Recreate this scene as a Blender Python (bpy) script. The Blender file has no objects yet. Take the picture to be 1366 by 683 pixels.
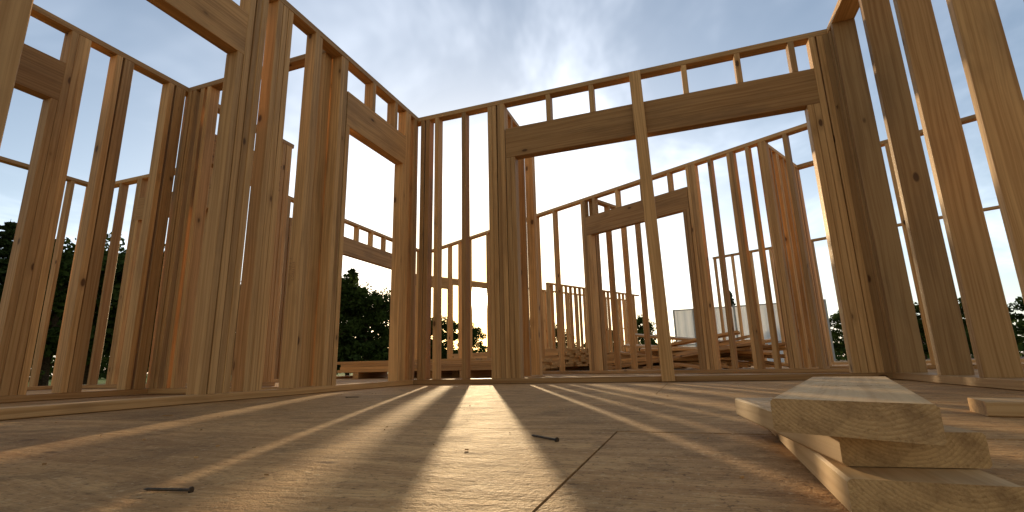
import bpy, math, random
import numpy as np
from mathutils import Vector, Matrix
random.seed(7); rng=np.random.default_rng(7)
sc=bpy.context.scene
sc.view_settings.view_transform='Standard'; sc.view_settings.look='None'; sc.view_settings.exposure=0
COL=bpy.context.collection
H=2.5
SUN_AZ=-23.7; SUN_EL=7.7

# ---------------------------------------------------------------- helpers
def newmat(name):
    m=bpy.data.materials.new(name); m.use_nodes=True
    nt=m.node_tree; nt.nodes.clear()
    return m,nt
class G:
    def __init__(s,nt): s.nt=nt
    def n(s,t,**kw):
        nd=s.nt.nodes.new(t)
        for k,v in kw.items():
            if k.startswith('_'): setattr(nd,k[1:],v)
            else: nd.inputs[k].default_value=v
        return nd
    def l(s,a,b): s.nt.links.new(a,b)
    def math(s,op,a,b=None,c=None,clamp=False):
        nd=s.nt.nodes.new('ShaderNodeMath'); nd.operation=op; nd.use_clamp=clamp
        for i,v in enumerate([a,b,c]):
            if v is None: continue
            if isinstance(v,(int,float)): nd.inputs[i].default_value=v
            else: s.l(v,nd.inputs[i])
        return nd.outputs[0]
    def mix(s,f,a,b,bt='MIX'):
        nd=s.nt.nodes.new('ShaderNodeMix'); nd.data_type='RGBA'; nd.blend_type=bt
        if isinstance(f,(int,float)): nd.inputs[0].default_value=f
        else: s.l(f,nd.inputs[0])
        for i,v in ((6,a),(7,b)):
            if isinstance(v,tuple): nd.inputs[i].default_value=(*v,1)
            else: s.l(v,nd.inputs[i])
        return nd.outputs[2]
    def ramp(s,f,stops):
        nd=s.nt.nodes.new('ShaderNodeMapRange'); nd.interpolation_type='SMOOTHSTEP'
        s.l(f,nd.inputs[0]); nd.inputs[1].default_value=stops[0]; nd.inputs[2].default_value=stops[1]
        return nd.outputs[0]
    def scale(s,v,xyz):
        nd=s.nt.nodes.new('ShaderNodeVectorMath'); nd.operation='MULTIPLY'; s.l(v,nd.inputs[0]); nd.inputs[1].default_value=xyz
        return nd.outputs[0]
    def noise(s,v,scale=1,detail=4,rough=.5,dist=0):
        nd=s.n('ShaderNodeTexNoise',Scale=scale,Detail=detail,Roughness=rough,Distortion=dist); s.l(v,nd.inputs['Vector'])
        return nd.outputs['Fac']

def wood_mat(name,light,dark,knots=True,rough=.6,dirt=.25,grain=1.0,bump=False):
    m,nt=newmat(name); g=G(nt)
    uv=g.n('ShaderNodeUVMap').outputs[0]
    at=g.n('ShaderNodeAttribute',_attribute_name='rnd'); rnd=at.outputs['Fac']
    w=g.noise(g.scale(uv,(1.6,6,1)),1,1)
    sep=g.n('ShaderNodeSeparateXYZ'); g.l(uv,sep.inputs[0])
    vv=g.math('ADD',sep.outputs[1],g.math('MULTIPLY',w,.035))
    cmb=g.n('ShaderNodeCombineXYZ'); g.l(sep.outputs[0],cmb.inputs[0]); g.l(vv,cmb.inputs[1]); g.l(g.math('MULTIPLY',rnd,37.),cmb.inputs[2])
    gr=g.noise(g.scale(cmb.outputs[0],(1.2,80,1)),1,3,.6)
    f=g.math('MULTIPLY',g.ramp(gr,(.35,.70)),.9*grain,clamp=True)
    col=g.mix(f,light,dark)
    tint=g.mix(rnd,(.60,.57,.55),(1.14,1.1,1.04))
    col=g.mix(1.0,col,tint,'MULTIPLY')
    if knots:
        v=g.n('ShaderNodeTexVoronoi',Scale=1.0); g.l(g.scale(cmb.outputs[0],(3.6,7.5,1)),v.inputs['Vector'])
        sc3=g.n('ShaderNodeSeparateColor'); g.l(v.outputs['Color'],sc3.inputs[0])
        on=g.math('GREATER_THAN',sc3.outputs[0],.45)
        k=g.math('MULTIPLY',g.math('SUBTRACT',1,g.ramp(v.outputs['Distance'],(.07,.13))),on)
        halo=g.math('MULTIPLY',g.math('SUBTRACT',1,g.ramp(v.outputs['Distance'],(.08,.32))),on)
        col=g.mix(g.math('MULTIPLY',halo,.45),col,tuple(c*.7 for c in dark))
        col=g.mix(g.math('MULTIPLY',k,.9),col,(.09,.04,.018))
    d=g.noise(g.scale(cmb.outputs[0],(1.6,7,.3)),1,4,.65)
    col=g.mix(g.math('MULTIPLY',g.ramp(d,(.45,.75)),dirt),col,(.13,.08,.045))
    b=g.n('ShaderNodeBsdfPrincipled',Roughness=rough); g.l(col,b.inputs['Base Color'])
    b.inputs['Specular IOR Level'].default_value=.2
    if bump:
        bp=g.n('ShaderNodeBump',Strength=.35,Distance=.002); g.l(gr,bp.inputs['Height']); g.l(bp.outputs[0],b.inputs['Normal'])
    o=g.n('ShaderNodeOutputMaterial'); g.l(b.outputs[0],o.inputs[0])
    return m
def endgrain_mat():
    m,nt=newmat('lumber_end_grain'); g=G(nt)
    uv=g.n('ShaderNodeUVMap').outputs[0]
    at=g.n('ShaderNodeAttribute',_attribute_name='rnd'); rnd=at.outputs['Fac']
    sep=g.n('ShaderNodeSeparateXYZ'); g.l(uv,sep.inputs[0])
    x=g.math('ADD',sep.outputs[0],g.math('SUBTRACT',.04,g.math('MULTIPLY',rnd,.08))); y=g.math('ADD',sep.outputs[1],g.math('ADD',.03,g.math('MULTIPLY',rnd,.06)))
    nz=g.math('MULTIPLY',g.noise(uv,18,3),.012)
    r=g.math('ADD',g.math('SQRT',g.math('ADD',g.math('MULTIPLY',x,x),g.math('MULTIPLY',y,y))),nz)
    rg=g.math('FRACT',g.math('MULTIPLY',r,260.))
    f=g.math('MULTIPLY',g.ramp(rg,(.25,.95)),.45)
    col=g.mix(f,(.58,.37,.18),(.36,.21,.095))
    col=g.mix(g.math('MULTIPLY',g.ramp(g.noise(uv,30,5,.7),(.40,.75)),.8),col,(.25,.145,.07))
    col=g.mix(g.math('MULTIPLY',g.ramp(g.noise(uv,160,3,.7),(.52,.72)),.5),col,(.20,.11,.05))
    b=g.n('ShaderNodeBsdfPrincipled',Roughness=.85); g.l(col,b.inputs['Base Color']); b.inputs['Specular IOR Level'].default_value=.15
    bp=g.n('ShaderNodeBump',Strength=.8,Distance=.002); g.l(g.noise(uv,350,3),bp.inputs['Height']); g.l(bp.outputs[0],b.inputs['Normal'])
    o=g.n('ShaderNodeOutputMaterial'); g.l(b.outputs[0],o.inputs[0])
    return m
M_STUD=wood_mat('spruce_stud_wood',(.65,.415,.20),(.44,.25,.105),dirt=.34)
M_LVL=wood_mat('header_wood',(.57,.345,.155),(.38,.21,.085),dirt=.45)
M_NEAR=wood_mat('offcut_wood',(.68,.48,.26),(.50,.315,.15),dirt=.4,grain=.9,bump=True)
M_END=endgrain_mat()

class MB:
    """mesh builder for lumber: every piece is a real bevelled board"""
    def __init__(s): s.v=[];s.f=[];s.uv=[];s.r=[];s.m=[]
    def beam(s,p0,p1,a,w,t,mat=0,bev=.0025,rnd=None,skew=0):
        p0=Vector(p0);p1=Vector(p1);u=(p1-p0);L=u.length;u.normalize()
        a=Vector(a);a=(a-u*a.dot(u)).normalized();b=u.cross(a)
        rnd=random.random() if rnd is None else rnd
        ou=random.uniform(0,40);ov=random.uniform(0,40)
        hw,ht,c=w/2,t/2,min(bev,w*.2,t*.2)
        prof=[(-hw+c,-ht),(hw-c,-ht),(hw,-ht+c),(hw,ht-c),(hw-c,ht),(-hw+c,ht),(-hw,ht-c),(-hw,-ht+c)]
        per=[0]
        for i in range(8):
            q,r_=prof[i],prof[(i+1)%8]; per.append(per[-1]+math.hypot(q[0]-r_[0],q[1]-r_[1]))
        n0=len(s.v)
        for P in (p0,p1):
            for q in prof: s.v.append(P+a*q[0]+b*q[1]+(u*(skew*q[0]) if P is p0 else Vector((0,0,0))))
        for i in range(8):
            j=(i+1)%8
            s.f.append((n0+i,n0+j,n0+8+j,n0+8+i))
            s.uv+= [(ou,ov+per[i]),(ou,ov+per[i+1]),(ou+L,ov+per[i+1]),(ou+L,ov+per[i])]
            s.r+=[rnd]*4; s.m.append(mat)
        s.f.append(tuple(n0+i for i in reversed(range(8))));s.uv+=[(prof[i][0],prof[i][1]) for i in reversed(range(8))]
        s.f.append(tuple(n0+8+i for i in range(8)));s.uv+=[(prof[i][0],prof[i][1]) for i in range(8)]
        s.r+=[rnd]*16; s.m+=[-1]*2
    def obj(s,name,mats,parent=None):
        me=bpy.data.meshes.new(name); me.from_pydata([tuple(v) for v in s.v],[],s.f)
        uvl=me.uv_layers.new(name='UVMap'); uvl.data.foreach_set('uv',np.array(s.uv,dtype=np.float32).ravel())
        at=me.attributes.new('rnd','FLOAT','CORNER'); at.data.foreach_set('value',np.array(s.r,dtype=np.float32))
        for m in mats: me.materials.append(m)
        me.polygons.foreach_set('material_index',np.array([len(mats)-1 if k<0 else k for k in s.m],dtype=np.int32))
        me.update()
        o=bpy.data.objects.new(name,me); COL.objects.link(o)
        if parent: o.parent=parent
        return o
LUM=[M_STUD,M_LVL,M_END]

def wall(P0,P1,studs,headers=(),depth=.09,h=H,side=1,name='stud_wall',top=True,bottom=True,extra=None,T=.04):
    """P0->P1 is the visible face line; body extends to `side` of it (left normal * side)."""
    P0=Vector((*P0,0));P1=Vector((*P1,0));d=(P1-P0).normalized();L=(P1-P0).length
    n=Vector((-d.y,d.x,0))*side
    mb=MB(); c=n*(depth/2)
    pt=.043
    if top: mb.beam(P0+c+Vector((0,0,h-pt/2)),P1+c+Vector((0,0,h-pt/2)),n,depth,pt)
    if bottom: mb.beam(P0+c+Vector((0,0,.0215)),P1+c+Vector((0,0,.0215)),n,depth,.039)
    zb=.0415 if bottom else .001
    zt=h-pt-.0005
    up=Vector((0,0,1))
    for s_ in studs:
        full=True; z0=zb
        for hd in headers:
            if hd[0]+.01<s_<hd[1]-.01: z0=hd[3]+.0005; full=False
        j=random.uniform(-.0035,.0035); tw=random.uniform(-.03,.03) if full else 0
        base=P0+d*s_+n*(depth/2+j)
        lean=d*random.uniform(-.008,.008) if full else Vector((0,0,0))
        mb.beam(base+up*z0,base+up*zt+lean,(d+n*tw),T,depth-.003)
    for (s0,s1,z0,z1,trim) in headers:
        mb.beam(P0+c-n*.003+d*s0+up*((z0+z1)/2),P0+c-n*.003+d*s1+up*((z0+z1)/2),n,depth-.006,z1-z0,1)
        if trim:
            for sx,sg in ((s0,1),(s1,-1)):
                for k in range(trim):
                    b=P0+c+d*(sx+sg*(.021+.0415*k)); mb.beam(b+up*zb,b+up*(z0-.0005),d,T,depth-.002)
    if extra: extra(mb,P0,d,n)
    return mb.obj(name,LUM)

HZ0,HZ1=1.925,2.205
def ex1(mb,P0,d,n):
    up=Vector((0,0,1))
    b=Vector((-.165,3.72-.022,0)); mb.beam(b+up*.005,b+up*2.47+Vector((-.045,0,0)),(1,0,0),.09,.04)
W1=wall((-2.34,3.72),(1.17,3.72),
     [x+2.34 for x in (-2.315,-2.20,-2.158,-2.05,-1.775,-1.51,-1.468,-1.426,-1.384,-.96,-.58,-.20,.17,.56,.93,1.07,1.112,1.15)],
     headers=[(-1.362+2.34,1.048+2.34,HZ0,HZ1,2)],extra=ex1)
wall((-1.40,3.815),(-1.40,4.75),[.03,.072,.20,.55,.87,.91],side=1)
# W2
W2=wall((-2.25,.40),(-2.25,3.717),[.02,.062,1.425,1.467,1.509,1.63,1.672,1.715,1.95,1.992,2.235,2.277,3.13,3.17,3.28,.5,.9]+[2.62,2.95],
     headers=[(.085,1.40,HZ0,HZ1,1),(2.30,3.11,HZ0,HZ1,1)],side=1)
# W3
wall((-3.77,.6),(-3.77,3.72),[.02,.45,.85,1.13,1.172,1.215,1.42,1.462,1.50,1.80,1.86,1.90,2.00,2.042,2.4,2.75,3.00,3.042,3.084],
     headers=[(.05,1.11,HZ0,HZ1,1),(2.065,2.98,HZ0,HZ1,1)],side=1)
# W5
wall((-3.767,2.54),(-2.343,2.54),[.025,.07,.16,.24,.43,.47,.85,1.25,1.40],side=1)
# W10 / W11
wall((-6.85,3.66),(-3.863,3.66),[.03,.07,.42,.74,.782,1.1,1.5,1.9,2.27,2.31,2.352,2.6,2.72,2.87,2.95],headers=[(.805,2.25,HZ0,HZ1,1)],side=1)
wall((-6.85,1.4),(-6.85,3.75),[.03,.45,.85,1.25,1.65,2.0,2.2,2.24],side=1)
# W12
wall((-5.0,3.755),(-5.0,8.5),[.03,.4,.8,1.15,1.19]+[1.55+.38*k for k in range(7)]+[4.1,4.14,4.3,4.7],headers=[(1.22,4.07,HZ0,HZ1,1)],side=1)
# W7 diagonal
P0=Vector((-4.98,8.62));P1=Vector((1.62,5.18)); D7=(P1-P0).normalized(); L7=(P1-P0).length
sX=lambda X:(X-P0.x)/D7.x
st=[.03,.4,.8,1.15,1.42,1.98,2.4,2.8,3.2,3.6]
st+= [sX(v) for v in (-1.30,-1.26,-1.10,-.75,-.4,-.05,.17,.21,.25,.42,.62,.66,.80,.93,.97,1.15,1.40,1.55)]
wall(P0,P1,st,headers=[(sX(-1.24),sX(.15),HZ0,HZ1,2)],side=1)
N7=Vector((-D7.y,D7.x))
A=Vector((.95,P0.y+(.95-P0.x)*D7.y/D7.x))+N7*.095
B=A+N7*1.05
wall(A,B,[.03,.07,.18,.36,.40,.58,.76,.80,.95,1.02],side=1)
C=B; wall(C+N7*.003-D7*.09,C+D7*3.4,[.03,.07,.3,.6,.64,1.0,1.4,1.8,2.2,2.6,3.0,3.37],side=1)
wall(Vector((-1.20,6.76)),Vector((-1.20,6.76))+N7*1.6,[.03,.07,.4,.8,1.2,1.57],side=-1)
# W13
Q=Vector((.7,12.05)); wall(Q,Q+D7*6.2,[.03+.41*k for k in range(16)],side=1)
# W8
Q=Vector((-6.6,10.65)); wall(Q,Q+N7*9.6,[.03,.07]+[.41*k for k in range(1,24) if k!=5]+[1.85,2.75,3.4,3.44,5.0,5.3],headers=[(.09,1.2,2.2,2.455,1),(1.25,3.38,2.33,2.455,1)],side=-1)
Q=Vector((-3.6,12.8)); wall(Q,Q+N7*4.5,[.03,.07]+[.2*k for k in range(1,22)],side=-1,h=2.35)
# W4 right (2x6)
W4=wall((1.17,.3),(1.17,3.81),[.02,.4,.8,1.18,1.60,2.00,2.41,2.81,3.32,3.40,3.442,3.487],depth=.14,side=-1)
# near wall end, far left
wall((-1.205,.385),(-2.2,.385),[.022,.45,.85],side=-1)

# ---------------------------------------------------------------- subfloor
def ply_mat():
    m,nt=newmat('plywood_subfloor'); g=G(nt)
    uv=g.n('ShaderNodeUVMap').outputs[0]
    at=g.n('ShaderNodeAttribute',_attribute_name='rnd'); rnd=at.outputs['Fac']
    geo=g.n('ShaderNodeNewGeometry').outputs['Position']
    w=g.noise(g.scale(uv,(.9,2.2,1)),1,2)
    sep=g.n('ShaderNodeSeparateXYZ'); g.l(uv,sep.inputs[0])
    vv=g.math('ADD',sep.outputs[1],g.math('MULTIPLY',w,.30))
    cmb=g.n('ShaderNodeCombineXYZ'); g.l(sep.outputs[0],cmb.inputs[0]); g.l(vv,cmb.inputs[1]); g.l(g.math('MULTIPLY',rnd,19.),cmb.inputs[2])
    gr=g.noise(g.scale(cmb.outputs[0],(2.2,26,1)),1,4,.65)
    gf=g.noise(g.scale(cmb.outputs[0],(22,190,1)),1,2,.6)
    col=g.mix(g.ramp(gr,(.36,.66)),(.62,.375,.165),(.44,.245,.10))
    col=g.mix(g.math('MULTIPLY',g.ramp(gf,(.40,.70)),.5),col,(.28,.155,.065))
    col=g.mix(1.0,col,g.mix(rnd,(.82,.80,.78),(1.08,1.06,1.04)),'MULTIPLY')
    v=g.n('ShaderNodeTexVoronoi',Scale=1.0); g.l(g.scale(cmb.outputs[0],(3.1,4.6,1)),v.inputs['Vector'])
    s3=g.n('ShaderNodeSeparateColor'); g.l(v.outputs['Color'],s3.inputs[0])
    k=g.math('MULTIPLY',g.math('SUBTRACT',1,g.ramp(v.outputs['Distance'],(.03,.09))),g.math('GREATER_THAN',s3.outputs[0],.6))
    col=g.mix(g.math('MULTIPLY',k,.75),col,(.11,.055,.027))
    d1=g.noise(geo,1.3,5,.65,.6); d2=g.noise(geo,9,5,.72)
    col=g.mix(g.math('MULTIPLY',g.ramp(d1,(.46,.66)),.52),col,(.20,.115,.055))
    col=g.mix(g.math('MULTIPLY',g.ramp(d2,(.48,.67)),.52),col,(.21,.125,.062))
    dd=g.noise(geo,75,3,.8)
    col=g.mix(g.math('MULTIPLY',g.ramp(dd,(.56,.68)),.55),col,(.66,.47,.26))
    col=g.mix(g.math('MULTIPLY',g.ramp(dd,(.44,.33)),.65),col,(.12,.065,.03))
    b=g.n('ShaderNodeBsdfPrincipled'); g.l(col,b.inputs['Base Color']); b.inputs['Specular IOR Level'].default_value=.12
    g.l(g.math('ADD',.62,g.math('MULTIPLY',d2,.3)),b.inputs['Roughness'])
    hh=g.math('ADD',g.math('MULTIPLY',dd,1.2),g.math('MULTIPLY',gr,1.2))
    bp=g.n('ShaderNodeBump',Strength=.7,Distance=.004); g.l(hh,bp.inputs['Height']); g.l(bp.outputs[0],b.inputs['Normal'])
    o=g.n('ShaderNodeOutputMaterial'); g.l(b.outputs[0],o.inputs[0]); return m
def simple_mat(name,c1,c2,scale=5,rough=.8,spec=.3,metal=0,bump=.3,bd=.01):
    m,nt=newmat(name); g=G(nt)
    p=g.n('ShaderNodeTexCoord').outputs['Object']
    n1=g.noise(p,scale,4,.6)
    col=g.mix(g.ramp(n1,(.35,.68)),c1,c2)
    b=g.n('ShaderNodeBsdfPrincipled',Roughness=rough,Metallic=metal); b.inputs['Specular IOR Level'].default_value=spec
    g.l(col,b.inputs['Base Color'])
    if bump:
        bp=g.n('ShaderNodeBump',Strength=bump,Distance=bd); g.l(n1,bp.inputs['Height']); g.l(bp.outputs[0],b.inputs['Normal'])
    o=g.n('ShaderNodeOutputMaterial'); g.l(b.outputs[0],o.inputs[0]); return m
M_PLY=ply_mat()
M_CONC=simple_mat('foundation_concrete',(.34,.33,.31),(.24,.23,.21),3)
deck=bpy.data.objects.new('plywood_subfloor',None); COL.objects.link(deck)
X0,X1,Y0,Y1=-7.2,6.6,-3.0,20.5
mb=MB(); row=0
y=1.11-1.22*4
while y<Y1:
    off=0 if (row%2==1) else 1.22
    x=-.165-2.44*4+off
    while x<X1:
        xa,xb=max(x,X0),min(x+2.44,X1); ya,yb=max(y,Y0),min(y+1.22,Y1)
        if xb-xa>.05 and yb-ya>.05:
            z=-.009-random.uniform(0,.0015)
            yc=(ya+yb)/2
            mb.beam((xa+.0015,yc,z),(xb-.0015,yc,z),(0,1,0),yb-ya-.003,.018,0,bev=.0010)
        x+=2.44
    y+=1.22; row+=1
mb.obj('plywood_sheets',[M_PLY,M_PLY],deck)
mb=MB(); mb.beam((X0,(Y0+Y1)/2,-.155),(X1,(Y0+Y1)/2,-.155),(0,1,0),Y1-Y0,.26,0)
mb.obj('floor_joists',[M_STUD,M_STUD],deck)
mb=MB()
for (p,q,a) in [((X0,Y0+.15,0),(X1,Y0+.15,0),(0,1,0)),((X0,Y1-.15,0),(X1,Y1-.15,0),(0,1,0)),((X0+.15,Y0+.3,0),(X0+.15,Y1-.3,0),(1,0,0)),((X1-.15,Y0+.3,0),(X1-.15,Y1-.3,0),(1,0,0))]:
    mb.beam(Vector(p)+Vector((0,0,-.50)),Vector(q)+Vector((0,0,-.50)),a,.25,.42)
mb.obj('foundation_wall',[M_CONC,M_CONC],deck)

# ---------------------------------------------------------------- foreground boards
T3=.0335
def sb(mb,fl,azd,L,w,z,rnd,skew=0,t=T3):
    """board from its front-left corner, heading azd degrees (clockwise from +Y)"""
    a=math.radians(azd); u=Vector((math.sin(a),math.cos(a),0)); r=Vector((u.y,-u.x,0))
    p=Vector((fl[0],fl[1],z+t/2))+r*w/2+u*(skew*w/2)
    mb.beam(p,p+u*L,r,w,t,0,bev=.003,rnd=rnd,skew=skew)
    return p,u,r
mb=MB()
sb(mb,(.125,.56),1,.74,.130,.0008,.85)
sb(mb,(.136,.615),-7,.50,.130,T3+.0018,.45)
pt_,ut_,rt_=sb(mb,(.075,.600),14.5,.70,.134,2*T3+.0028,.75,skew=-.30)
stack=mb.obj('lumber_offcut_stack',[M_NEAR,M_NEAR,M_END])
mb=MB(); sb(mb,(.66,1.62),100,.95,.14,.0008,.6); mb.obj('loose_board',[M_NEAR,M_NEAR,M_END])
# ink grade stamps
M_INK=simple_mat('stamp_ink',(.30,.16,.085),(.48,.28,.14),90,.8,.1,0,0)
def stamp(text,loc,xdir,ydir,size,parent):
    t=bpy.data.curves.new('grade_stamp','FONT'); t.body=text; t.size=size; t.align_x='CENTER'; t.align_y='CENTER'; t.materials.append(M_INK)
    o=bpy.data.objects.new('grade_stamp',t); COL.objects.link(o)
    X=Vector(xdir).normalized();Y=Vector(ydir).normalized();Z=X.cross(Y)
    M=Matrix((X,Y,Z)).transposed().to_4x4(); M.translation=Vector(loc); o.matrix_world=M; o.parent=parent
tp_=pt_+ut_*.30; tp_.z=2*T3+.0028+T3+.0006
stamp('S-P-F STUD',tp_,rt_*-1,ut_*-1,.019,stack)
for yy,z in ((.4+1.425,.62),(.4+1.95,.75)):
    stamp('KD-HT  S-P-F  2\nS.GRN 014',(-2.296,yy-.0255,z),(0,0,1),(-1,0,0),.026,W2)

# ---------------------------------------------------------------- nails and chips
M_NAIL=simple_mat('nail_steel',(.05,.045,.04),(.12,.08,.05),80,.5,.5,.7)
def nail(p,q,r=.0022):
    p=Vector((*p,r+.0006));q=Vector((*q,r+.0006)); u=(q-p).normalized(); a=Vector((-u.y,u.x,0)); b=Vector((0,0,1))
    vs=[];fs=[];K=10
    rings=[(p,r*1.9),(p+u*.0018,r*1.9),(p+u*.0018,r*.85),(q-u*.007,r*.85),(q,r*.08)]
    for c,rr in rings:
        for k in range(K):
            t=2*math.pi*k/K; vs.append(c+a*rr*math.cos(t)+b*(rr*math.sin(t)))
    for i in range(len(rings)-1):
        for k in range(K):
            fs.append((i*K+k,i*K+(k+1)%K,(i+1)*K+(k+1)%K,(i+1)*K+k))
    fs.append(tuple(range(K)))
    me=bpy.data.meshes.new('nail'); me.from_pydata([tuple(v) for v in vs],[],fs); me.materials.append(M_NAIL)
    o=bpy.data.objects.new('framing_nail',me); COL.objects.link(o)
nail((-.60,.474),(-.67,.462)); nail((-.255,.945),(-.325,1.00),.0026)
nail((-1.7,2.15),(-1.63,2.17),.002)
mb=MB()
for i in range(150):
    r=random.uniform(.7,4.2); az=math.radians(random.uniform(-68,28))
    x,y=r*math.sin(az),r*math.cos(az); L=random.uniform(.002,.008) if (random.random()<.95 or r<1.6) else random.uniform(.03,.08); a=random.uniform(0,6.28)
    t=random.uniform(.001,.003)
    u=Vector((math.cos(a),math.sin(a),random.uniform(-.05,.05)))
    c=Vector((x,y,t/2+.001)); mb.beam(c-u*L/2,c+u*L/2,(-u.y,u.x,0),random.uniform(.0015,.003),t,0,bev=.0003)
mb.obj('wood_chips',[M_STUD,M_STUD,M_END])

# ---------------------------------------------------------------- lumber stacks further back
def lumber_stack(c,ang,L,nw,nh,w=.14,t=.04,messy=.02):
    mb=MB(); u=Vector((math.cos(ang),math.sin(ang),0)); a=Vector((-u.y,u.x,0))
    z=.001
    for k in (-.35,0,.35):
        cc=Vector((c[0],c[1],z+.045))+u*L*k; mb.beam(cc-a*nw*w*.52,cc+a*nw*w*.52,u,.09,.088)
    z+=.09
    for j in range(nh):
        for i in range(nw):
            cc=Vector((c[0],c[1],z+t*(j+.5)))+a*((i-(nw-1)/2)*(w+.002)+random.uniform(-1,1)*messy*.05)+u*random.uniform(-messy,messy)*3
            l=L*random.uniform(.97,1.0); mb.beam(cc-u*l/2,cc+u*l/2,a,w,t-.001)
    return mb.obj('lumber_stack',LUM)
lumber_stack((-3.9,6.55),math.radians(6),2.2,6,4)
lumber_stack((-2.6,6.0),math.radians(-20),1.9,5,3)
a7=math.atan2(D7.y,D7.x)
lumber_stack((-3.3,9.6),a7,3.2,8,8)
lumber_stack((-1.2,9.7),a7+.1,2.6,8,6)
mb=MB()
for i in range(46):
    L=random.uniform(1.2,2.6); a=a7+random.uniform(-.35,.35); z=.03+abs(random.gauss(0,.22)); 
    k=max(0,.62-z); c=Vector((.05+random.uniform(-1,1)*k*.9,8.6+random.uniform(-1,1)*k,z))
    u=Vector((math.cos(a),math.sin(a),random.uniform(-.16,.16))).normalized()
    zc=max(abs(u.z)*L/2+.03,z); c.z=zc
    mb.beam(c-u*L/2,c+u*L/2,(-u.y,u.x,random.uniform(-.2,.2)),.14,.038)
mb.obj('lumber_pile',LUM)

# ---------------------------------------------------------------- ground
GZ=-.30
def ground_mat():
    m,nt=newmat('ground'); g=G(nt)
    geo=g.n('ShaderNodeNewGeometry').outputs['Position']
    n1=g.noise(geo,.12,4,.6); n2=g.noise(geo,6,4,.7)
    grass=g.mix(n2,(.07,.13,.02),(.17,.22,.045)); dirt=g.mix(n2,(.20,.13,.08),(.10,.065,.04))
    s=g.n('ShaderNodeSeparateXYZ'); g.l(geo,s.inputs[0])
    f=g.math('ADD',g.math('MULTIPLY',s.outputs[0],.045),g.math('MULTIPLY',n1,1.0))
    col=g.mix(g.ramp(f,(.30,.55)),grass,dirt)
    b=g.n('ShaderNodeBsdfPrincipled',Roughness=.9); b.inputs['Specular IOR Level'].default_value=.15; g.l(col,b.inputs['Base Color'])
    bp=g.n('ShaderNodeBump',Strength=.6,Distance=.08); g.l(n2,bp.inputs['Height']); g.l(bp.outputs[0],b.inputs['Normal'])
    o=g.n('ShaderNodeOutputMaterial'); g.l(b.outputs[0],o.inputs[0]); return m
me=bpy.data.meshes.new('ground'); S=900
N=60; xs=np.linspace(-1,1,N); xs=np.sign(xs)*np.abs(xs)**2.2*S
vs=[];fs=[]
for j in range(N):
    for i in range(N):
        x,y=xs[i],xs[j]; r=math.hypot(x,y); z=GZ+ (0 if r<50 else .3*math.sin(x*.03+1)*math.cos(y*.027)*min(1,(r-50)/60))
        vs.append((x,y,z))
for j in range(N-1):
    for i in range(N-1): fs.append((j*N+i,j*N+i+1,(j+1)*N+i+1,(j+1)*N+i))
me.from_pydata(vs,[],fs); me.materials.append(ground_mat()); o=bpy.data.objects.new('ground',me); COL.objects.link(o)

# ---------------------------------------------------------------- trees
def leaf_mat(name,c1,c2,tr=.35):
    m,nt=newmat(name); g=G(nt)
    geo=g.n('ShaderNodeNewGeometry'); oi=g.n('ShaderNodeObjectInfo')
    n1=g.noise(geo.outputs['Position'],.9,1)
    col=g.mix(g.ramp(n1,(.35,.65)),c1,c2)
    col=g.mix(g.math('MULTIPLY',oi.outputs['Random'],.35),col,(.05,.06,.015))
    d=g.n('ShaderNodeBsdfDiffuse'); t=g.n('ShaderNodeBsdfTranslucent'); g.l(col,d.inputs[0]); g.l(col,t.inputs[0])
    mx=g.n('ShaderNodeMixShader',Fac=tr); g.l(d.outputs[0],mx.inputs[1]); g.l(t.outputs[0],mx.inputs[2])
    o=g.n('ShaderNodeOutputMaterial'); g.l(mx.outputs[0],o.inputs[0]); return m
M_LEAF=leaf_mat('deciduous_leaves',(.04,.065,.018),(.065,.10,.028),.22)
M_NEED=leaf_mat('spruce_needles',(.025,.045,.018),(.05,.08,.03),.10)
M_BARK=simple_mat('bark',(.09,.065,.045),(.05,.035,.025),14,.9,.1,0,.8,.02)
def tube(vs,fs,ms,pts,rad,K=7):
    n0=len(vs)
    for i,(p,r) in enumerate(zip(pts,rad)):
        u=(pts[min(i+1,len(pts)-1)]-pts[max(i-1,0)]).normalized(); a=u.orthogonal().normalized(); b=u.cross(a)
        for k in range(K):
            t=2*math.pi*k/K; vs.append(tuple(p+a*r*math.cos(t)+b*r*math.sin(t)))
    for i in range(len(pts)-1):
        for k in range(K):
            fs.append((n0+i*K+k,n0+i*K+(k+1)%K,n0+(i+1)*K+(k+1)%K,n0+(i+1)*K+k)); ms.append(0)
def leaves(vs,fs,ms,C,rad,n,size,squash=.8):
    p=rng.normal(size=(n,3)); p/=np.linalg.norm(p,axis=1)[:,None]; p*=(rng.random((n,1))**.45)*rad; p[:,2]*=squash
    p+=np.array(C)
    a=rng.normal(size=(n,3)); a/=np.linalg.norm(a,axis=1)[:,None]; b=np.cross(a,rng.normal(size=(n,3))); b/=np.linalg.norm(b,axis=1)[:,None]
    s=size*(.6+.8*rng.random((n,1))); n0=len(vs)
    q=np.stack([p-a*s,p-b*s*.55,p+a*s,p+b*s*.55],axis=1).reshape(-1,3)
    vs.extend(map(tuple,q)); fs.extend([(n0+4*i,n0+4*i+1,n0+4*i+2,n0+4*i+3) for i in range(n)]); ms.extend([1]*n)
def finish(name,vs,fs,ms,mats):
    me=bpy.data.meshes.new(name); me.from_pydata(vs,[],fs)
    for m in mats: me.materials.append(m)
    me.polygons.foreach_set('material_index',np.array(ms,dtype=np.int32)); me.update(); return me
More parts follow.
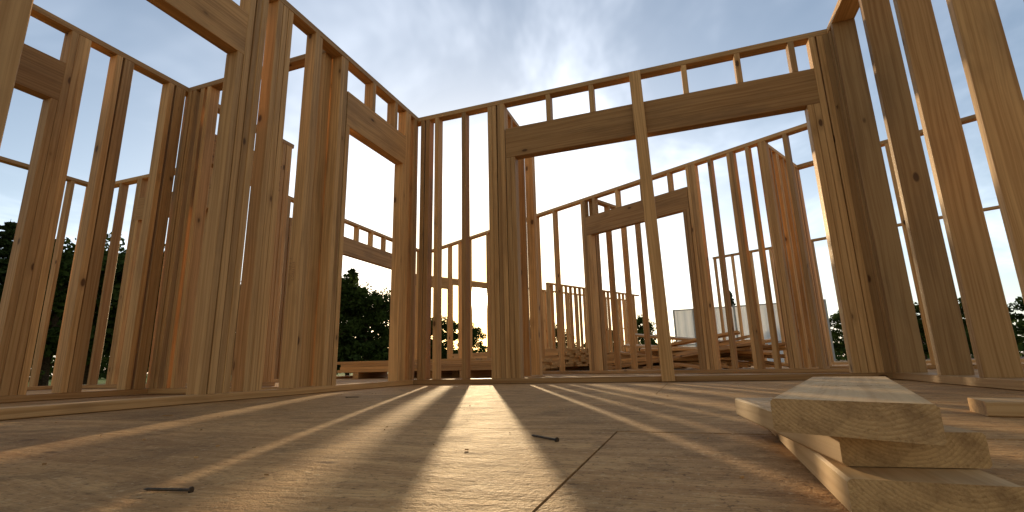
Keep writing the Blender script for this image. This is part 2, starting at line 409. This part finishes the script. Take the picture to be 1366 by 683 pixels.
def decid(h,w,seed):
    R_=random.Random(seed); vs=[];fs=[];ms=[]
    tp=[Vector((R_.uniform(-.02,.02)*h*i/5,R_.uniform(-.02,.02)*h*i/5,h*.9*i/6)) for i in range(7)]
    tube(vs,fs,ms,tp,[h*.024*(1-i/7.5) for i in range(7)],9)
    nl=22
    for i in range(nl):
        f=.14+.8*(i/nl); base=tp[0].lerp(tp[-1],f); az=i*2.4+R_.uniform(-.4,.4)
        prof=math.sin(math.pi*min(1,(f*.93+.02)))**.6
        L=w*prof*R_.uniform(.65,1.1); rise=R_.uniform(.15,.6)
        tip=base+Vector((math.cos(az)*L,math.sin(az)*L,L*rise)); mid=base.lerp(tip,.5)+Vector((0,0,-.05*L))
        tube(vs,fs,ms,[base,mid,tip],[h*.009,h*.006,h*.0015],5)
        for q in (.45,.75,1.0):
            c=base.lerp(tip,q)+Vector([R_.uniform(-.12,.12)*w for _ in range(3)])
            leaves(vs,fs,ms,c,w*R_.uniform(.20,.36),int(120*R_.uniform(.7,1.2)),h*.019)
    leaves(vs,fs,ms,tp[-1],w*.3,180,h*.017,1.3)
    return finish('deciduous_tree',vs,fs,ms,[M_BARK,M_LEAF])
def spruce(h,w,seed):
    R_=random.Random(seed); vs=[];fs=[];ms=[]
    tp=[Vector((0,0,h*i/6)) for i in range(7)]; tube(vs,fs,ms,tp,[h*.016*(1-i/6.3) for i in range(7)],8)
    nl=100
    for i in range(nl):
        f=.06+.92*(i/nl)**.9; z=h*f; az=i*2.399+R_.uniform(-.3,.3); L=w*(1-f)**.85*R_.uniform(.7,1.15)+.05
        base=Vector((0,0,z)); tip=base+Vector((math.cos(az)*L,math.sin(az)*L,-L*.28+.12*R_.random()))
        tube(vs,fs,ms,[base,tip],[h*.003,h*.0008],4)
        for q in (.35,.65,.95): leaves(vs,fs,ms,base.lerp(tip,q),max(.12,L*.24),int(36),h*.014,.45)
    return finish('spruce_tree',vs,fs,ms,[M_BARK,M_NEED])
DT=[decid(7.6,2.3,s) for s in (1,2,3)]; ST=[spruce(8.0,1.9,s) for s in (5,6)]
def tree(az,el,dist,kind='d',wid=1.0):
    ztop=.145+dist*math.tan(math.radians(el)); hgt=ztop-GZ
    me=(random.choice(DT) if kind=='d' else random.choice(ST)); h0=7.6*.98 if kind=='d' else 8.0
    o=bpy.data.objects.new('deciduous_tree' if kind=='d' else 'spruce_tree',me); COL.objects.link(o)
    a=math.radians(az); o.location=(dist*math.sin(a),dist*math.cos(a),GZ); s=hgt/h0; o.scale=(s*wid,s*wid,s); o.rotation_euler[2]=random.uniform(0,6.28)
for az,el,dist,k,w in [(-69,13.5,30,'s',1.1),(-67,12.8,31,'s',1.1),(-63.2,11.6,32,'d',1.2),(-60.5,12.4,34,'d',1.1),(-57.5,12.0,33,'d',1.1),(-55,11.2,32,'d',1.1),(-52.5,10.2,35,'d',1.1),
    (-50,9.6,33,'s',1.3),(-48,9.0,34,'d',1.2),(-45.5,9.8,33,'d',1.1),(-43,10.4,34,'d',1.1),(-40.5,11.0,33,'d',1.1),(-38.3,11.2,34,'s',1.3),(-36.5,9.2,34,'d',1.0),(-34.4,8.8,35,'d',.9),(-32.6,7.6,36,'d',.9),
    (-30,6.4,38,'d',1.0),(-27.3,5.8,39,'d',1.0),(-24.6,4.8,44,'d',1.0),(-20.6,5.6,40,'d',1.0),(-18,5.4,40,'d',1.1),(-15,4.6,42,'d',1.3),(-9,4.0,43,'d',1.2),(-5,5.2,43,'d',1.0),(4.6,7.4,40,'s',.8),
    (14.6,4.6,42,'d',1.2),(17,5.0,40,'d',1.2),(20,4.6,41,'d',1.3),(24,5.0,40,'d',1.2),(28,4.8,38,'d',1.2),(32,6,36,'d',1.2)]:
    tree(az,el,dist,k,w)
vs=[];fs=[];ms=[]
for i in range(230):
    az=math.radians(-85+135*i/230); d=random.uniform(75,110); hh=random.uniform(2.2,4.4)
    for z in np.arange(.6,hh,1.3): leaves(vs,fs,ms,(d*math.sin(az)+random.uniform(-1,1),d*math.cos(az),GZ+z),1.9*(1.1-.5*z/hh),45,.42)
me=finish('distant_tree_line',vs,fs,[1]*len(fs),[M_BARK,M_LEAF]); o=bpy.data.objects.new('distant_tree_line',me); COL.objects.link(o)

# ---------------------------------------------------------------- white site fence
m,nt=newmat('white_fence_sheet'); g=G(nt)
geo=g.n('ShaderNodeNewGeometry').outputs['Position']; nn=g.noise(geo,1.2,4,.6)
col=g.mix(nn,(.80,.82,.86),(.64,.68,.74))
d=g.n('ShaderNodeBsdfDiffuse'); t=g.n('ShaderNodeBsdfTranslucent'); g.l(col,d.inputs[0]); g.l(col,t.inputs[0])
mx=g.n('ShaderNodeMixShader',Fac=.22); g.l(d.outputs[0],mx.inputs[1]); g.l(t.outputs[0],mx.inputs[2]); oo=g.n('ShaderNodeOutputMaterial'); g.l(mx.outputs[0],oo.inputs[0]); M_FEN=m
M_MET=simple_mat('fence_post_metal',(.40,.41,.43),(.30,.31,.33),6,.5,.5,.6)
fence=bpy.data.objects.new('white_fence',None); COL.objects.link(fence)
A_=Vector((-.6,26.,0)); B_=Vector((5.9,25.2,0)); dd=(B_-A_); Lf=dd.length; dd.normalize(); nn_=Vector((-dd.y,dd.x,0)); ztop=2.62
vs=[];fs=[];n=int(Lf/.09); 
for i in range(n+1):
    ph=i%4; off=.035 if ph in (0,1) else 0
    p=A_+dd*(i*Lf/n)+nn_*off
    vs+= [tuple(p+Vector((0,0,GZ+.05))),tuple(p+Vector((0,0,ztop)))]
for i in range(n): fs.append((2*i,2*i+2,2*i+3,2*i+1))
me=bpy.data.meshes.new('sheets'); me.from_pydata(vs,[],fs); me.materials.append(M_FEN); o=bpy.data.objects.new('sheets',me); COL.objects.link(o); o.parent=fence
mb=MB()
k=0.0
while k<=Lf+.01:
    p=A_+dd*k-nn_*.05; mb.beam(p+Vector((0,0,GZ)),p+Vector((0,0,ztop+.06)),dd,.09,.05); k+=Lf/7
for z in (ztop+.02,.9):
    mb.beam(A_-nn_*.045+Vector((0,0,z)),B_-nn_*.045+Vector((0,0,z)),nn_,.03,.06)
mb.obj('posts_and_rails',[M_MET,M_MET],fence)

# ---------------------------------------------------------------- world
az=math.radians(SUN_AZ); el=math.radians(SUN_EL)
SD=Vector((math.sin(az)*math.cos(el),math.cos(az)*math.cos(el),math.sin(el)))
w=bpy.data.worlds.new('World'); sc.world=w; w.use_nodes=True; nt=w.node_tree; nt.nodes.clear(); g=G(nt)
sky=g.n('ShaderNodeTexSky'); sky.sky_type='NISHITA'; sky.sun_disc=False; sky.sun_elevation=el; sky.sun_rotation=az; sky.air_density=1.0; sky.dust_density=1.2; sky.ozone_density=2.0; sky.altitude=100
co=g.n('ShaderNodeTexCoord').outputs['Generated']
dot=g.n('ShaderNodeVectorMath',_operation='DOT_PRODUCT'); g.l(co,dot.inputs[0]); dot.inputs[1].default_value=SD
dp=g.math('MAXIMUM',dot.outputs['Value'],0.0)
sep=g.n('ShaderNodeSeparateXYZ'); g.l(co,sep.inputs[0])
zz=g.math('ADD',g.math('MAXIMUM',sep.outputs[2],0.0),.12)
cx=g.math('DIVIDE',sep.outputs[0],zz); cy=g.math('DIVIDE',sep.outputs[1],zz)
cv=g.n('ShaderNodeCombineXYZ'); g.l(cx,cv.inputs[0]); g.l(cy,cv.inputs[1]); cv.inputs[2].default_value=3.1
n1=g.noise(g.scale(cv.outputs[0],(1.0,.75,1)),1.1,5,.62,.5)
cl=g.ramp(n1,(.44,.76))
horizon_haze=g.math('POWER',g.math('SUBTRACT',1,g.math('MAXIMUM',sep.outputs[2],0.0)),3.4)
wide=g.math('POWER',dp,5.0); mid=g.math('POWER',dp,70.0); core=g.math('POWER',dp,2600.0); disc=g.math('POWER',dp,16000.0)
def scol(c,f):
    nd=g.n('ShaderNodeVectorMath',_operation='SCALE'); nd.inputs[0].default_value=c; g.l(f,nd.inputs['Scale']); return nd.outputs[0]
def add(a,b):
    nd=g.n('ShaderNodeVectorMath',_operation='ADD'); g.l(a,nd.inputs[0]); g.l(b,nd.inputs[1]); return nd.outputs[0]
cloudB=g.math('MULTIPLY',cl,g.math('ADD',2.0,g.math('MULTIPLY',wide,4.0)))
x=add(sky.outputs[0],scol((.50,.64,.88),g.math('ADD',1.0,0.0)))
x=add(x,scol((1.0,1.0,1.02),cloudB))
x=add(x,scol((1.0,1.0,1.02),g.math('MULTIPLY',horizon_haze,2.8)))
x=add(x,scol((1.0,.97,.92),g.math('MULTIPLY',wide,2.4)))
x=g.mix(g.math('MULTIPLY',mid,.9,clamp=True),x,g.mix(1.0,x,(.70,.55,.30),'MULTIPLY'))
x=add(x,scol((1.0,.78,.40),g.math('MULTIPLY',core,40.0)))
x=add(x,scol((1.0,.90,.66),g.math('MULTIPLY',disc,3000.0)))
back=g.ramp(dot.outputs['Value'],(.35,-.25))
x=g.mix(back,x,g.mix(1.0,x,(1.06,.84,.60),'MULTIPLY'))  # warm tint added to the unseen sky behind the camera, warms fill on the wood
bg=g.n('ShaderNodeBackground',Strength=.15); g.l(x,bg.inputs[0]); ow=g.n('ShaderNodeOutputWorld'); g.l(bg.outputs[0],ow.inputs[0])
# ---------------------------------------------------------------- sun
L=bpy.data.lights.new('sun','SUN'); L.energy=5; L.angle=math.radians(.6); L.color=(1,.74,.42)
so=bpy.data.objects.new('sun',L); COL.objects.link(so); so.rotation_euler=SD.to_track_quat('Z','Y').to_euler()
# ---------------------------------------------------------------- camera
cam=bpy.data.cameras.new('camera'); cam.sensor_width=36; cam.lens=16.98; cam.clip_start=.02; cam.clip_end=3000
co_=bpy.data.objects.new('camera',cam); COL.objects.link(co_); sc.camera=co_
yaw,pit,rol=math.radians(19.64),math.radians(12.70),math.radians(1.43)
fw=Vector((-math.sin(yaw)*math.cos(pit),math.cos(yaw)*math.cos(pit),math.sin(pit)))
rt=Vector((math.cos(yaw),math.sin(yaw),0)); up=rt.cross(fw)
r2=rt*math.cos(rol)-up*math.sin(rol); u2=r2.cross(fw)
Mx=Matrix((r2,u2,-fw)).transposed().to_4x4(); Mx.translation=Vector((0,0,.145)); co_.matrix_world=Mx
